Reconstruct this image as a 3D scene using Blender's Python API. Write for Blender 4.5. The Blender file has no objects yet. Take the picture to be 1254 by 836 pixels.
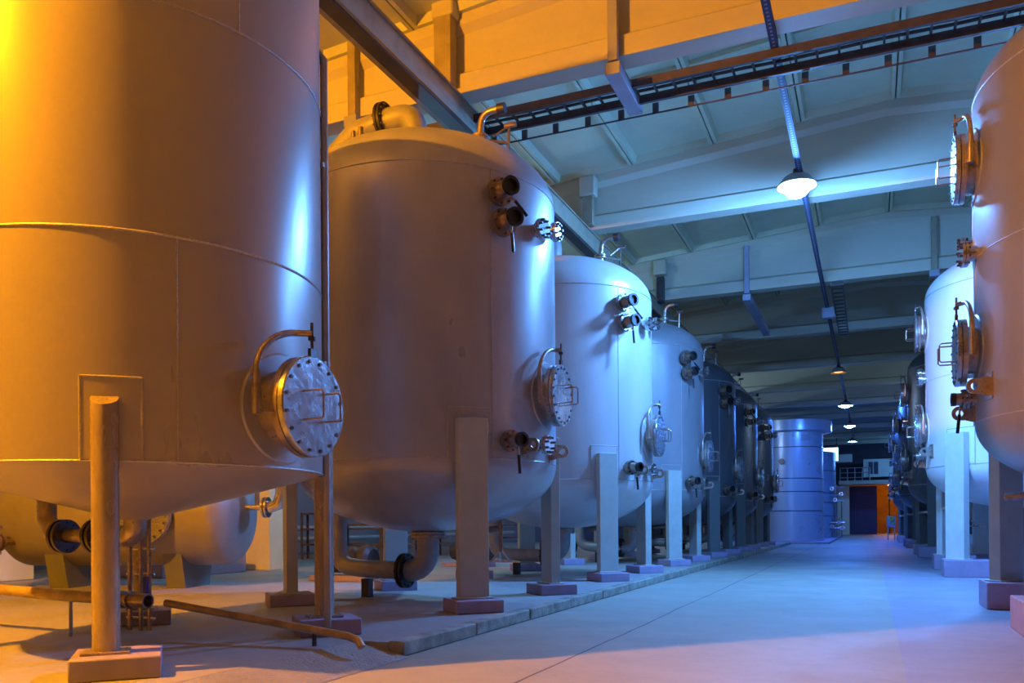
import bpy, math, random
from mathutils import Vector, Matrix
random.seed(7)
PI = math.pi
R = math.radians
S = bpy.context.scene
COL = S.collection

# ------------------------------------------------------------------ camera
FPX, CX, CY, CAMH = 1030.0, 627.0, 641.5, 1.13
yaw = math.atan(439 / FPX); roll = R(.45)
rt = Vector((math.cos(yaw), math.sin(yaw), 0)); fw = Vector((-math.sin(yaw), math.cos(yaw), 0)); up = Vector((0, 0, 1))
ex = math.cos(roll) * rt - math.sin(roll) * up
ey = math.sin(roll) * rt + math.cos(roll) * up
cd = bpy.data.cameras.new('camera'); cam = bpy.data.objects.new('camera', cd); COL.objects.link(cam)
cd.sensor_width = 36; cd.lens = FPX * 36 / 1254
cd.shift_y = (CY - 418) / 1254; cd.clip_end = 300
m = Matrix((ex, ey, -fw)).transposed().to_4x4(); m.translation = Vector((0, 0, CAMH))
cam.matrix_world = m
S.camera = cam

# ------------------------------------------------------------------ world and exposure
w = bpy.data.worlds.new('night'); S.world = w; w.use_nodes = True
w.node_tree.nodes['Background'].inputs[0].default_value = (.06, .12, .42, 1)
w.node_tree.nodes['Background'].inputs[1].default_value = .02
S.view_settings.view_transform = 'Standard'; S.view_settings.look = 'None'
S.view_settings.gamma = 1; S.view_settings.use_curve_mapping = False
S.view_settings.exposure = 0.82

# lamp colours and strengths (each lamp's light is the emission of its own glass)
BLUE = (.05, .20, 1.0); WHITEBLUE = (.11, .36, 1.0); ORANGE = (1.0, .33, .005); AMBER = (1.0, .42, .06)
L_MAIN = 1150; L_FAR = 420; L_ORANGE = 13800; L_BACK = 260; L_FILL = 2; L_RIGHT = 620

# ------------------------------------------------------------------ helpers
def children(o): return [c for c in bpy.data.objects if c.parent == o]

class MB:
    def __init__(s, M=None):
        s.v = []; s.f = []; s.mi = []; s.sm = []; s.M = M or Matrix(); s.m = 0
    def put(s, vs, fs, smooth=False):
        b = len(s.v); s.v += [s.M @ Vector(v) for v in vs]
        for f in fs: s.f.append([b + i for i in f]); s.mi.append(s.m); s.sm.append(smooth)
    def box(s, c, d, rz=0, M=None):
        hx, hy, hz = d[0] / 2, d[1] / 2, d[2] / 2
        vs = [Vector((x, y, z)) for x in (-hx, hx) for y in (-hy, hy) for z in (-hz, hz)]
        r = Matrix.Rotation(rz, 3, 'Z') if M is None else M
        s.put([r @ v + Vector(c) for v in vs], [(0, 1, 3, 2), (4, 6, 7, 5), (0, 4, 5, 1), (2, 3, 7, 6), (0, 2, 6, 4), (1, 5, 7, 3)])
        return s
    def bar(s, p0, p1, w, h):
        p0 = Vector(p0); p1 = Vector(p1); d = p1 - p0
        q = d.to_track_quat('X', 'Z').to_matrix()
        return s.box((p0 + p1) / 2, (d.length, w, h), M=q)
    def loft(s, rings, cap=True, closed=False, smooth=True):
        n = len(rings[0]); vs = [p for r_ in rings for p in r_]; fs = []
        k = len(rings)
        for i in range(k if closed else k - 1):
            a = i * n; b = ((i + 1) % k) * n
            for j in range(n): fs.append((a + j, a + (j + 1) % n, b + (j + 1) % n, b + j))
        s.put(vs, fs, smooth)
        if cap and not closed:
            s.put(rings[0], [tuple(reversed(range(n)))]); s.put(rings[-1], [tuple(range(n))])
        return s
    def tube(s, pts, r, seg=12, cap=True):
        pts = [Vector(p) for p in pts]; n = len(pts); rings = []
        t0 = (pts[1] - pts[0]).normalized(); u = t0.orthogonal().normalized()
        for i, p in enumerate(pts):
            t = (pts[min(i + 1, n - 1)] - pts[max(i - 1, 0)]).normalized()
            u = (u - t * u.dot(t)).normalized(); v = t.cross(u)
            rr = r[i] if isinstance(r, (list, tuple)) else r
            rings.append([p + rr * (math.cos(2 * PI * k / seg) * u + math.sin(2 * PI * k / seg) * v) for k in range(seg)])
        return s.loft(rings, cap)
    def cyl(s, p0, p1, r, seg=24, r1=None): return s.tube([p0, p1], [r, r if r1 is None else r1], seg)
    def lathe(s, prof, c=(0, 0, 0), seg=64, A=None, cap=False):
        A = A or Matrix.Identity(3); c = Vector(c)
        rings = [[c + A @ Vector((r_ * math.cos(2 * PI * k / seg), r_ * math.sin(2 * PI * k / seg), z)) for k in range(seg)] for r_, z in prof]
        return s.loft(rings, cap)
    def torus(s, c, Rr, r, seg=64, sub=8, A=None):
        A = A or Matrix.Identity(3); c = Vector(c); rings = []
        for k in range(seg):
            a = 2 * PI * k / seg
            rings.append([c + A @ Vector(((Rr + r * math.cos(b)) * math.cos(a), (Rr + r * math.cos(b)) * math.sin(a), r * math.sin(b))) for b in [2 * PI * j / sub for j in range(sub)]])
        return s.loft(rings, closed=True)
    def ring(s, c, r0, r1, h, A=None, seg=32):  # flat washer of thickness h centred on c
        return s._ring(c, r0, r1, h, A, seg)
    def _ring(s, c, r0, r1, h, A, seg):
        A = A or Matrix.Identity(3); c = Vector(c); rings = []
        for k in range(seg):
            a = 2 * PI * k / seg; d = Vector((math.cos(a), math.sin(a), 0))
            rings.append([c + A @ (d * q + Vector((0, 0, z))) for q, z in ((r0, -h / 2), (r1, -h / 2), (r1, h / 2), (r0, h / 2))])
        return s.loft(rings, closed=True, smooth=True)
    def bolts(s, c, Rr, n, r, h, A=None, ph=0):
        A = A or Matrix.Identity(3); c = Vector(c)
        for k in range(n):
            a = 2 * PI * (k + ph) / n; d = Vector((math.cos(a) * Rr, math.sin(a) * Rr, 0))
            s.cyl(c + A @ (d + Vector((0, 0, -h / 2))), c + A @ (d + Vector((0, 0, h / 2))), r, 6)
        return s
    def build(s, name, mats, parent=None, bevel=0, angle=35):
        me = bpy.data.meshes.new(name); me.from_pydata([tuple(v) for v in s.v], [], s.f)
        for mt in (mats if isinstance(mats, (list, tuple)) else [mats]): me.materials.append(mt)
        me.polygons.foreach_set('material_index', s.mi); me.polygons.foreach_set('use_smooth', [True] * len(s.f))
        me.validate(); me.update(); me.set_sharp_from_angle(angle=R(angle))
        o = bpy.data.objects.new(name, me); COL.objects.link(o)
        if parent: o.parent = parent
        if bevel:
            b = o.modifiers.new('bevel', 'BEVEL'); b.width = bevel; b.segments = 2; b.limit_method = 'ANGLE'
        return o

def arc(c, r, a0, a1, u, v, n=10):
    c = Vector(c); u = Vector(u); v = Vector(v)
    return [c + r * (math.cos(a0 + (a1 - a0) * i / n) * u + math.sin(a0 + (a1 - a0) * i / n) * v) for i in range(n + 1)]

def tag(o, label=None, cat=None, group=None, kind=None):
    if label: o['label'] = label
    if cat: o['category'] = cat
    if group: o['group'] = group
    if kind: o['kind'] = kind
    return o
def thing(name, loc, label, cat, group=None, rz=0):
    o = bpy.data.objects.new(name, None); COL.objects.link(o); o.empty_display_size = .2
    o.location = loc; o.rotation_euler.z = rz
    return tag(o, label, cat, group)
def copy_tree(o, parent=None):
    c = o.copy(); COL.objects.link(c); c.parent = parent
    if parent and 'label' in c.keys() and False: pass
    for ch in children(o): copy_tree(ch, c)
    return c
AX = Matrix(((0, 0, 1), (0, 1, 0), (-1, 0, 0)))   # turns z into x: for flanges that face outward
AY = Matrix(((1, 0, 0), (0, 0, 1), (0, -1, 0)))   # turns z into y

def repaint(o, table):
    for ch in children(o):
        for sl in ch.material_slots:
            if sl.material and sl.material.name in table:
                mm_ = table[sl.material.name]; sl.link = 'OBJECT'; sl.material = mm_
        repaint(ch, table)
# ------------------------------------------------------------------ materials
def mat(name, col, rough=.5, metal=0, var=.12, scale=3.0, bump=.0, bscale=20, stretch=(1, 1, 1), rvar=.0, col2=None, spec=.5, coat=0):
    mt = bpy.data.materials.new(name); mt.use_nodes = True; nt = mt.node_tree; N = nt.nodes; L = nt.links
    b = N['Principled BSDF']; b.inputs['Roughness'].default_value = rough; b.inputs['Metallic'].default_value = metal
    b.inputs['Specular IOR Level'].default_value = spec; b.inputs['Coat Weight'].default_value = coat; b.inputs['Coat Roughness'].default_value = .25
    tc = N.new('ShaderNodeTexCoord'); mp = N.new('ShaderNodeMapping'); mp.inputs['Scale'].default_value = stretch
    L.new(tc.outputs['Object'], mp.inputs[0])
    nz = N.new('ShaderNodeTexNoise'); nz.inputs['Scale'].default_value = scale; nz.inputs['Detail'].default_value = 5; nz.inputs['Roughness'].default_value = .6
    L.new(mp.outputs[0], nz.inputs['Vector'])
    mx = N.new('ShaderNodeMix'); mx.data_type = 'RGBA'
    c2 = col2 or tuple(max(0, c * (1 - 2 * var)) for c in col)
    mx.inputs['A'].default_value = (*c2, 1); mx.inputs['B'].default_value = (*[min(1, c * (1 + var * .6)) for c in col], 1)
    rp = N.new('ShaderNodeMapRange'); rp.inputs[1].default_value = .3; rp.inputs[2].default_value = .7
    L.new(nz.outputs['Fac'], rp.inputs[0]); L.new(rp.outputs[0], mx.inputs['Factor']); L.new(mx.outputs['Result'], b.inputs['Base Color'])
    if rvar:
        r2 = N.new('ShaderNodeMapRange'); r2.inputs[1].default_value = .3; r2.inputs[2].default_value = .7
        r2.inputs[3].default_value = rough + rvar; r2.inputs[4].default_value = max(.03, rough - rvar)
        L.new(nz.outputs['Fac'], r2.inputs[0]); L.new(r2.outputs[0], b.inputs['Roughness'])
    if bump:
        n2 = N.new('ShaderNodeTexNoise'); n2.inputs['Scale'].default_value = bscale; n2.inputs['Detail'].default_value = 3
        L.new(mp.outputs[0], n2.inputs['Vector'])
        bp = N.new('ShaderNodeBump'); bp.inputs['Strength'].default_value = bump; bp.inputs['Distance'].default_value = .02
        L.new(n2.outputs['Fac'], bp.inputs['Height']); L.new(bp.outputs[0], b.inputs['Normal'])
    return mt
def emis(name, col, st):
    mt = bpy.data.materials.new(name); mt.use_nodes = True; b = mt.node_tree.nodes['Principled BSDF']
    b.inputs['Base Color'].default_value = (*[min(1, c) for c in col], 1)
    b.inputs['Emission Color'].default_value = (*col, 1); b.inputs['Emission Strength'].default_value = st
    return mt

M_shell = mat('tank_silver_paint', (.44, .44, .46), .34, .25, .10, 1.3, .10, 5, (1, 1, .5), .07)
M_shell_bright_lit = mat('tank_silver_bright_lit', (.80, .82, .84), .36, .05, .04, 1.3, .06, 5, (1, 1, .5), .04)  # silver shell lightened in colour to carry strong lamp light
M_shell_lit = mat('tank_silver_lit', (.56, .57, .58), .34, .15, .07, 1.3, .08, 5, (1, 1, .5), .06)  # silver shell lightened in colour for the lamp-lit left tank
M_shell_shaded = mat('tank_silver_shaded', (.12, .12, .135), .36, .15, .08, 1.3, .08, 5, (1, 1, .5), .06)  # silver shell darkened in colour for shade deeper in the hall
M_shell_half_shaded = mat('tank_silver_half_shaded', (.29, .29, .31), .35, .2, .08, 1.3, .08, 5, (1, 1, .5), .06)  # silver shell darkened in colour where less light falls
M_leg_lit = mat('leg_grey_green_lit', (.58, .62, .60), .5, 0, .05, 4, .03, 30)  # leg colour lightened to carry the strong lamp light
M_leg_dim = mat('leg_shaded_saddle_dark', (.15, .165, .165), .5, 0, .05, 4, .03, 30)  # leg colour darkened for shade; also the saddles' own dark tone
M_cone = mat('tank_brushed_steel', (.44, .40, .38), .30, .22, .06, 1.0, .02, 3, (1, 1, .25), .03)
M_weld = mat('weld_bead', (.52, .50, .49), .35, .3, .15, 40, .4, 60)
M_neck = mat('bare_steel_neck', (.50, .42, .36), .33, .7, .2, 12, .15, 40, rvar=.08)
M_cover = mat('cover_plate_steel', (.52, .52, .54), .24, .75, .15, 7, .35, 9, rvar=.08)
M_bolt = mat('dark_bolt_steel', (.14, .13, .14), .35, .8, .2, 30)
M_chrome = mat('bright_pipe_steel', (.66, .64, .64), .2, .9, .1, 20)
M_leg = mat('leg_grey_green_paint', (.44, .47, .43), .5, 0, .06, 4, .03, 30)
M_post = mat('post_worn_paint', (.48, .40, .32), .26, .35, .25, 5, .2, 14, (1, 1, .3), .1)
M_plinth = mat('plinth_mauve_paint', (.34, .29, .43), .6, 0, .08, 5, .05, 30)
M_black = mat('black_rubber', (.012, .012, .014), .35, 0, .1)
M_valve = mat('valve_brass_steel', (.42, .33, .27), .28, .8, .2, 20)
M_dark = mat('dark_painted_iron', (.055, .055, .065), .45, .3, .2)
M_pipe = mat('pipe_grey_paint', (.40, .40, .41), .42, .2, .12, 5, .05, 20)
M_beam = mat('beam_cream_paint', (.54, .52, .39), .65, 0, .07, 1.2, .03, 8, (.3, 1, 1))
M_beamY = mat('beam_yellow_paint', (.86, .43, .03), .6, 0, .12, .8, .03, 8, (.3, 1, 1))
M_ceil = mat('ceiling_slab_paint', (.56, .60, .42), .7, 0, .08, 1.0, .04, 6)
M_girder = mat('girder_olive_paint', (.34, .30, .20), .55, .1, .15, 3)
M_bracket = mat('bracket_blue_grey_paint', (.34, .35, .44), .5, 0, .08, 3)
M_wall = mat('wall_plaster', (.22, .24, .27), .8, 0, .08, 1.0)
M_walld = mat('wall_dark_plaster', (.08, .08, .11), .8, 0, .1, 1.0)
M_col = mat('column_cream_paint', (.74, .76, .62), .6, 0, .05, 2)
M_conc = mat('kerb_concrete', (.36, .37, .31), .8, 0, .3, 5, .4, 25)
M_tray = mat('tray_brown_galvanised', (.09, .08, .085), .5, .4, .15, 6)
M_silo = mat('silo_bright_steel', (.50, .56, .66), .32, .3, .04, .6, .0, 4, rvar=.08)
M_orangecone = mat('pipe_yellow_brown_paint', (.48, .36, .20), .45, .1, .2, 6)

def floor_mat(name, ca, cb, joints, split=None):
    mt = bpy.data.materials.new(name); mt.use_nodes = True; nt = mt.node_tree; N = nt.nodes; L = nt.links
    b = N['Principled BSDF']; tc = N.new('ShaderNodeTexCoord')
    nz = N.new('ShaderNodeTexNoise'); nz.inputs['Scale'].default_value = .9; nz.inputs['Detail'].default_value = 7; nz.inputs['Roughness'].default_value = .62
    L.new(tc.outputs['Object'], nz.inputs['Vector'])
    rp = N.new('ShaderNodeMapRange'); rp.inputs[1].default_value = .3; rp.inputs[2].default_value = .72; L.new(nz.outputs['Fac'], rp.inputs[0])
    def mix(fac, a, c):
        mx = N.new('ShaderNodeMix'); mx.data_type = 'RGBA'
        if isinstance(fac, float): mx.inputs['Factor'].default_value = fac
        else: L.new(fac, mx.inputs['Factor'])
        for k, q in (('A', a), ('B', c)):
            if isinstance(q, tuple): mx.inputs[k].default_value = (*q, 1)
            else: L.new(q, mx.inputs[k])
        return mx.outputs['Result']
    colA = mix(rp.outputs[0], tuple(c * .80 for c in ca), ca)
    out = colA
    sp = N.new('ShaderNodeSeparateXYZ'); L.new(tc.outputs['Object'], sp.inputs[0])
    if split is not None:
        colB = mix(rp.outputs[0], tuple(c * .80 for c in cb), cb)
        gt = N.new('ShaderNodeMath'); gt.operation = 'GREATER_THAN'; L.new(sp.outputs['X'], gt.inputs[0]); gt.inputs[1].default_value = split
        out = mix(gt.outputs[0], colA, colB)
    # fine specks and trolley marks
    n3 = N.new('ShaderNodeTexNoise'); n3.inputs['Scale'].default_value = 14; n3.inputs['Detail'].default_value = 6; L.new(tc.outputs['Object'], n3.inputs['Vector'])
    r3 = N.new('ShaderNodeMapRange'); r3.inputs[1].default_value = .60; r3.inputs[2].default_value = .72; r3.inputs[4].default_value = .35; L.new(n3.outputs['Fac'], r3.inputs[0])
    out = mix(r3.outputs[0], out, tuple(c * .55 for c in ca))
    wob = N.new('ShaderNodeTexNoise'); wob.inputs['Scale'].default_value = .5; L.new(tc.outputs['Object'], wob.inputs['Vector'])
    for ax, pos, wd in joints:
        s1 = N.new('ShaderNodeMath'); s1.operation = 'MULTIPLY_ADD'; L.new(wob.outputs['Fac'], s1.inputs[0]); s1.inputs[1].default_value = .10; L.new(sp.outputs[ax], s1.inputs[2])
        s2 = N.new('ShaderNodeMath'); s2.operation = 'SUBTRACT'; L.new(s1.outputs[0], s2.inputs[0]); s2.inputs[1].default_value = pos + .05
        s3 = N.new('ShaderNodeMath'); s3.operation = 'ABSOLUTE'; L.new(s2.outputs[0], s3.inputs[0])
        s4 = N.new('ShaderNodeMath'); s4.operation = 'LESS_THAN'; L.new(s3.outputs[0], s4.inputs[0]); s4.inputs[1].default_value = wd
        out = mix(s4.outputs[0], out, (.07, .06, .055))
    L.new(out, b.inputs['Base Color'])
    r2 = N.new('ShaderNodeMapRange'); r2.inputs[1].default_value = .3; r2.inputs[2].default_value = .7; r2.inputs[3].default_value = .62; r2.inputs[4].default_value = .42
    L.new(nz.outputs['Fac'], r2.inputs[0]); L.new(r2.outputs[0], b.inputs['Roughness'])
    bp = N.new('ShaderNodeBump'); bp.inputs['Strength'].default_value = .12; bp.inputs['Distance'].default_value = .01
    L.new(n3.outputs['Fac'], bp.inputs['Height']); L.new(bp.outputs[0], b.inputs['Normal'])
    return mt
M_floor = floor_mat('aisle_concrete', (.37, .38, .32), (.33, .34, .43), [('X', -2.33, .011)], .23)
M_slab = floor_mat('bay_concrete', (.36, .36, .36), (.36, .36, .36), [])

# ------------------------------------------------------------------ setting
Y0, Y1 = -6.0, 79.0; XL, XR = -18.5, 13.0; ZB = 7.2
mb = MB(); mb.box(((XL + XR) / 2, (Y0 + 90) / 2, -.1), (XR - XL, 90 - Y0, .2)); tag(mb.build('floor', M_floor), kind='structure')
# raised bay floor on the left, its ramped near edge, and kerb
mb = MB()
mb.put([(XL, Y0, .12), (-4.15, Y0, .12), (-4.15, 6.25, .12), (-3.84, 6.25, .12), (-3.84, 44, .12), (XL, 44, .12),
        (XL, Y0, 0), (-4.15, Y0, 0), (-4.15, 6.25, 0), (-3.84, 6.25, 0), (-3.84, 44, 0), (XL, 44, 0)],
       [(0, 1, 2, 3, 4, 5), (1, 7, 8, 2), (2, 8, 9, 3), (3, 9, 10, 4), (4, 10, 11, 5)])
slab = tag(mb.build('trim_1', M_slab), kind='structure')
# ceiling of ribbed slabs between beams
def ztop(x): return ZB + 1.56 - .078 * abs(x - .3)
BY = [10.8 + 6.05 * k for k in range(-2, 11)]
RX = [.47 + 1.62 * k for k in range(-11, 8)]
mb = MB()
for j in range(len(BY) - 1):
    y0, y1 = BY[j] + .12, BY[j + 1] - .12
    for i in range(len(RX) - 1):
        xa, xb = RX[i], RX[i + 1]
        za, zb = ztop(xa), ztop(xb)
        # side ribs: two leaning webs per slab, a mid cross rib and sloped ends (a shallow coffer)
        h = .12; t = .06; q = .04; e = .14
        P = lambda x, y, dz: (x, y, za + (zb - za) * (x - xa) / (xb - xa) + dz)
        X1, X2 = xa + .012, xb - .012
        bot = [P(X1, y0, 0), P(X2, y0, 0), P(X2, y1, 0), P(X1, y1, 0)]
        inn = [P(X1 + t, y0 + .10, 0), P(X2 - t, y0 + .10, 0), P(X2 - t, y1 - .10, 0), P(X1 + t, y1 - .10, 0)]
        tp = [P(X1 + t + q, y0 + e, h), P(X2 - t - q, y0 + e, h), P(X2 - t - q, y1 - e, h), P(X1 + t + q, y1 - e, h)]
        ot = [P(X1, y0, h + .05), P(X2, y0, h + .05), P(X2, y1, h + .05), P(X1, y1, h + .05)]
        v = bot + inn + tp + ot
        f = []
        for k in range(4):
            n = (k + 1) % 4
            f += [(k, 4 + k, 4 + n, n), (4 + k, 8 + k, 8 + n, 4 + n), (k, n, 12 + n, 12 + k)]
        f += [(8, 11, 10, 9), (12, 13, 14, 15)]
        mb.put(v, f)
        ym = (y0 + y1) / 2
        a = P(X1 + t + q * .6, ym, h - .035); b = P(X2 - t - q * .6, ym, h - .035)
        mb.bar(a, b, .14, .075)
# roof deck over the slabs
mb.put([(XL, Y0, 7.75), (.3, Y0, 9.2), (XR, Y0, 8.25), (XL, 90, 7.75), (.3, 90, 9.2), (XR, 90, 8.25)], [(0, 1, 4, 3), (1, 2, 5, 4)])
ceiling = tag(mb.build('ceiling', M_ceil), kind='structure')
for v in ceiling.data.vertices[-6:]:
    v.co.z = ztop(v.co.x) + .42
# walls
def wall(name, c, d, m_): return tag(MB().box(c, d).build(name, m_), kind='structure')
wall('wall_left', (XL - .1, 42, 4.2), (.2, 96, 8.4), M_wall)
wall('wall_right', (XR + .1, 42, 4.2), (.2, 96, 8.4), M_walld)
wall('wall_back', (-2.75, Y0 - .1, 4.2), (XR - XL, .2, 8.4), M_walld)

# far wall with its big doorway
yw = 80.0
mb = MB(); dx0, dx1, dz = -1.95, 2.35, 4.35
mb.box(((XL + dx0) / 2, yw, 4.4), (dx0 - XL, .3, 8.8)); mb.box(((XR + dx1) / 2, yw, 4.4), (XR - dx1, .3, 8.8))
mb.box(((dx0 + dx1) / 2, yw, (dz + 8.8) / 2), (dx1 - dx0, .3, 8.8 - dz))
tag(mb.build('wall_far', M_walld), kind='structure')

# ------------------------------------------------------------------ roof beams
def beam(y, label, m_web, m_fl, x0=XL + .2, x1=XR - .2):
    t = thing('roof_beam', (0, y, ZB), label, 'beam', None)
    xs = [x0 + (x1 - x0) * k / 36 for k in range(37)] + [.3]; xs = sorted(set(round(x, 3) for x in xs))
    w_ = MB(); rings = []
    for x in xs:
        h = ztop(x) - ZB
        # near half profile of a concrete double-tee beam: web between a tapered lower bulb and a top flange
        prof = [(-.07, .34), (-.07, h - .26), (-.16, h - .16), (-.16, h - .003), (.16, h - .003), (.16, h - .16), (.07, h - .26), (.07, .34)]
        rings.append([Vector((x, a, b)) for a, b in prof])
    w_.loft(rings, smooth=False); w_.build('web', m_web, t)
    f_ = MB(); rings = []
    for x in xs:
        prof = [(-.07, .34), (-.17, .27), (-.17, 0), (.17, 0), (.17, .27), (.07, .34)]
        rings.append([Vector((x, a, b)) for a, b in prof])
    f_.loft(rings, smooth=False); f_.build('bottom_flange', m_fl, t)
    return t
names = ['first', 'second', 'third', 'fourth', 'fifth', 'sixth', 'seventh', 'eighth', 'ninth', 'tenth', 'eleventh']
for k, y in enumerate(BY[2:]):
    if k == 0: beam(y, 'orange lit roof beam with pale underside across top of picture', M_beam, M_beam)
    else: beam(y, ['', 'cream roof beam directly behind the brightest blue lamp', 'cream roof beam with two hanging brackets, next one beyond the brightest lamp',
                   'dark unlit roof beam just beyond the junction box on the conduit', 'dim roof beam in front of the unlit orange lamp', 'pale green roof beam just behind the orange lamp',
                   'pale roof beam just in front of the blue lamp above the aisle end', 'roof beam between the second and third distant blue lamps', 'distant roof beam above the far silo',
                   'distant roof beam behind the furthest blue lamp', 'furthest roof beam, just before the balcony'][k], M_beam, M_beam)

# steel girder running along the left row under the beams
gx = -5.42
t = thing('runway_girder', (gx, 10, 7.0), 'long dark olive steel girder running diagonally above the left tank row', 'girder')
mb = MB()
mb.box((0, 26, .17), (.34, 60, .03)); mb.box((0, 26, -.17), (.34, 60, .03)); mb.box((.04, 26, 0), (.20, 60, .32))
mb.build('i_section', M_girder, t)
mb = MB(); mb.box((0.02, 26, -.19), (.20, 60, .03)); mb.build('rail', M_dark, t)
# brackets that hang from the beams
def bracket(x, y, lab, side=1, arm=True, h=1.25, w_=.13, L_=1.2):
    t = thing('hanging_bracket', (x, y, ZB), lab, 'bracket')
    MB().box((0, -.24, h / 2 - .1), (w_, .12, h)).build('post', M_bracket if arm else M_girder, t, .008)
    if arm:
        MB().box((0, L_ / 2 - .3, -.20), (.20, L_, .16)).build('arm', M_bracket, t, .008)
    else:
        MB().box((0, -.24, -.12), (.22, .2, .16)).build('foot_plate', M_bracket, t, .008)
    return t
bracket(-3.02, BY[2], 'blue grey bracket arm hanging from the orange lit beam')
bracket(-2.93, BY[4], 'blue grey bracket arm hanging below cream beam over the aisle', arm=True, L_=4.6)
bracket(-7.0, BY[2], 'slim grey post hanging on the orange lit beam, left of the diagonal girder', arm=False)
bracket(1.46, BY[4], 'slim dark post on the cream beam beside the right tank tops', arm=False, h=1.35)
t = thing('column_head', (-5.45, BY[2], ZB), 'brown box hanger on the orange lit beam above the diagonal girder', 'hanger')
MB().box((0, -.27, .55), (.26, .2, .95)).build('case', M_girder, t, .01); MB().box((0, -.25, 1.22), (.34, .26, .4)).build('cap', M_beam, t, .03)
t = thing('column_head', (-5.3, BY[3], ZB), 'small box hanger on the cream beam above the girder, left of the brightest lamp', 'hanger')
MB().box((0, -.27, .35), (.22, .16, .6)).build('case', M_girder, t, .01); MB().box((0, -.27, .85), (.34, .26, .4)).build('cap', M_beam, t, .03)
t = thing('column_head', (-5.2, BY[4], ZB), 'small dark box hanger on the third beam beside the third tank top', 'hanger')
MB().box((0, -.27, .25), (.2, .16, .7)).build('case', M_dark, t, .01); MB().box((0, -.27, .85), (.34, .26, .4)).build('cap', M_beam, t, .03)

# cable ladder behind the yellow beam
t = thing('cable_ladder', (0, 11.1, 7.05), 'long brown cable ladder running beside the orange lit beam', 'cable ladder')
mb = MB(); mb.box((-1, 0, 0), (16, .05, .11)); mb.build('side_rail', M_tray, t)
mb = MB(); mb.box((-1, .42, -.02), (16, .05, .11)); mb.build('side_rail', M_tray, t)
for k in range(62):
    MB().box((-8.9 + .26 * k, .21, .02), (.03, .40, .03)).build('rung', M_tray, t)
mb = MB()
for j in range(3): mb.tube([(-9 + .5 * k, .08 + .11 * j, .05 + .008 * math.sin(k * 1.7 + j)) for k in range(33)], .022, 6)
mb.build('cable', M_dark, t)
t = thing('hanging_rod', (0, 11.75, 6.92), 'thin brown rod with square clips below the cable ladder', 'rod')
MB().box((-1, 0, 0), (16, .018, .018)).build('bar', M_tray, t)
for k in range(32):
    MB().box((-8.75 + .5 * k, 0, .07), (.085, .03, .14)).build('clip', M_tray, t)
for k in range(5):
    pass
# far short ladder hanging along the aisle
t = thing('cable_ladder', (-.72, 22.0, 6.95), 'short blue cable ladder hanging along the aisle beside the conduit', 'cable ladder')
for s_ in (-1, 1): MB().box((s_ * .13, 3.2, 0), (.03, 6.2, .10)).build('side_rail', M_tray, t)
for k in range(16): MB().box((0, .2 + .4 * k, 0), (.26, .03, .03)).build('rung', M_tray, t)

# perforated conduit over the aisle
mperf = bpy.data.materials.new('perforated_blue_grey_strut'); mperf.use_nodes = True
nt = mperf.node_tree; N = nt.nodes; L = nt.links; b = N['Principled BSDF']; b.inputs['Roughness'].default_value = .8
tc = N.new('ShaderNodeTexCoord'); sp = N.new('ShaderNodeSeparateXYZ'); L.new(tc.outputs['Object'], sp.inputs[0])
md = N.new('ShaderNodeMath'); md.operation = 'FRACT'; ml = N.new('ShaderNodeMath'); ml.operation = 'MULTIPLY'; ml.inputs[1].default_value = 12
L.new(sp.outputs['Y'], ml.inputs[0]); L.new(ml.outputs[0], md.inputs[0])
lt = N.new('ShaderNodeMath'); lt.operation = 'LESS_THAN'; lt.inputs[1].default_value = .45; L.new(md.outputs[0], lt.inputs[0])
ab = N.new('ShaderNodeMath'); ab.operation = 'ABSOLUTE'; L.new(sp.outputs['X'], ab.inputs[0])
lt2 = N.new('ShaderNodeMath'); lt2.operation = 'LESS_THAN'; lt2.inputs[1].default_value = .016; L.new(ab.outputs[0], lt2.inputs[0])
mm = N.new('ShaderNodeMath'); mm.operation = 'MULTIPLY'; L.new(lt.outputs[0], mm.inputs[0]); L.new(lt2.outputs[0], mm.inputs[1])
mx = N.new('ShaderNodeMix'); mx.data_type = 'RGBA'; mx.inputs['A'].default_value = (.05, .06, .13, 1); mx.inputs['B'].default_value = (.3, .3, .34, 1)
L.new(mm.outputs[0], mx.inputs['Factor']); L.new(mx.outputs['Result'], b.inputs['Base Color'])
t = thing('lamp_conduit', (-1.07, 6, 7.13), 'blue perforated conduit running down the aisle above the lamps', 'conduit')
MB().box((0, 29, 0), (.095, 66, .05)).build('channel', mperf, t)
mb = MB(); mb.tube([(.03 + .012 * math.sin(k * .9), -3 + k * 1.0, .045) for k in range(66)], .012, 6); mb.build('cable', M_dark, t)
t = thing('junction_box', (-1.03, 25.2, 6.98), 'pale square junction box on the aisle conduit', 'junction box')
MB().box((0, 0, 0), (.36, .2, .30)).build('case', M_bracket, t, .015); MB().box((0, -.11, 0), (.30, .02, .24)).build('lid', M_bracket, t, .005)

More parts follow.
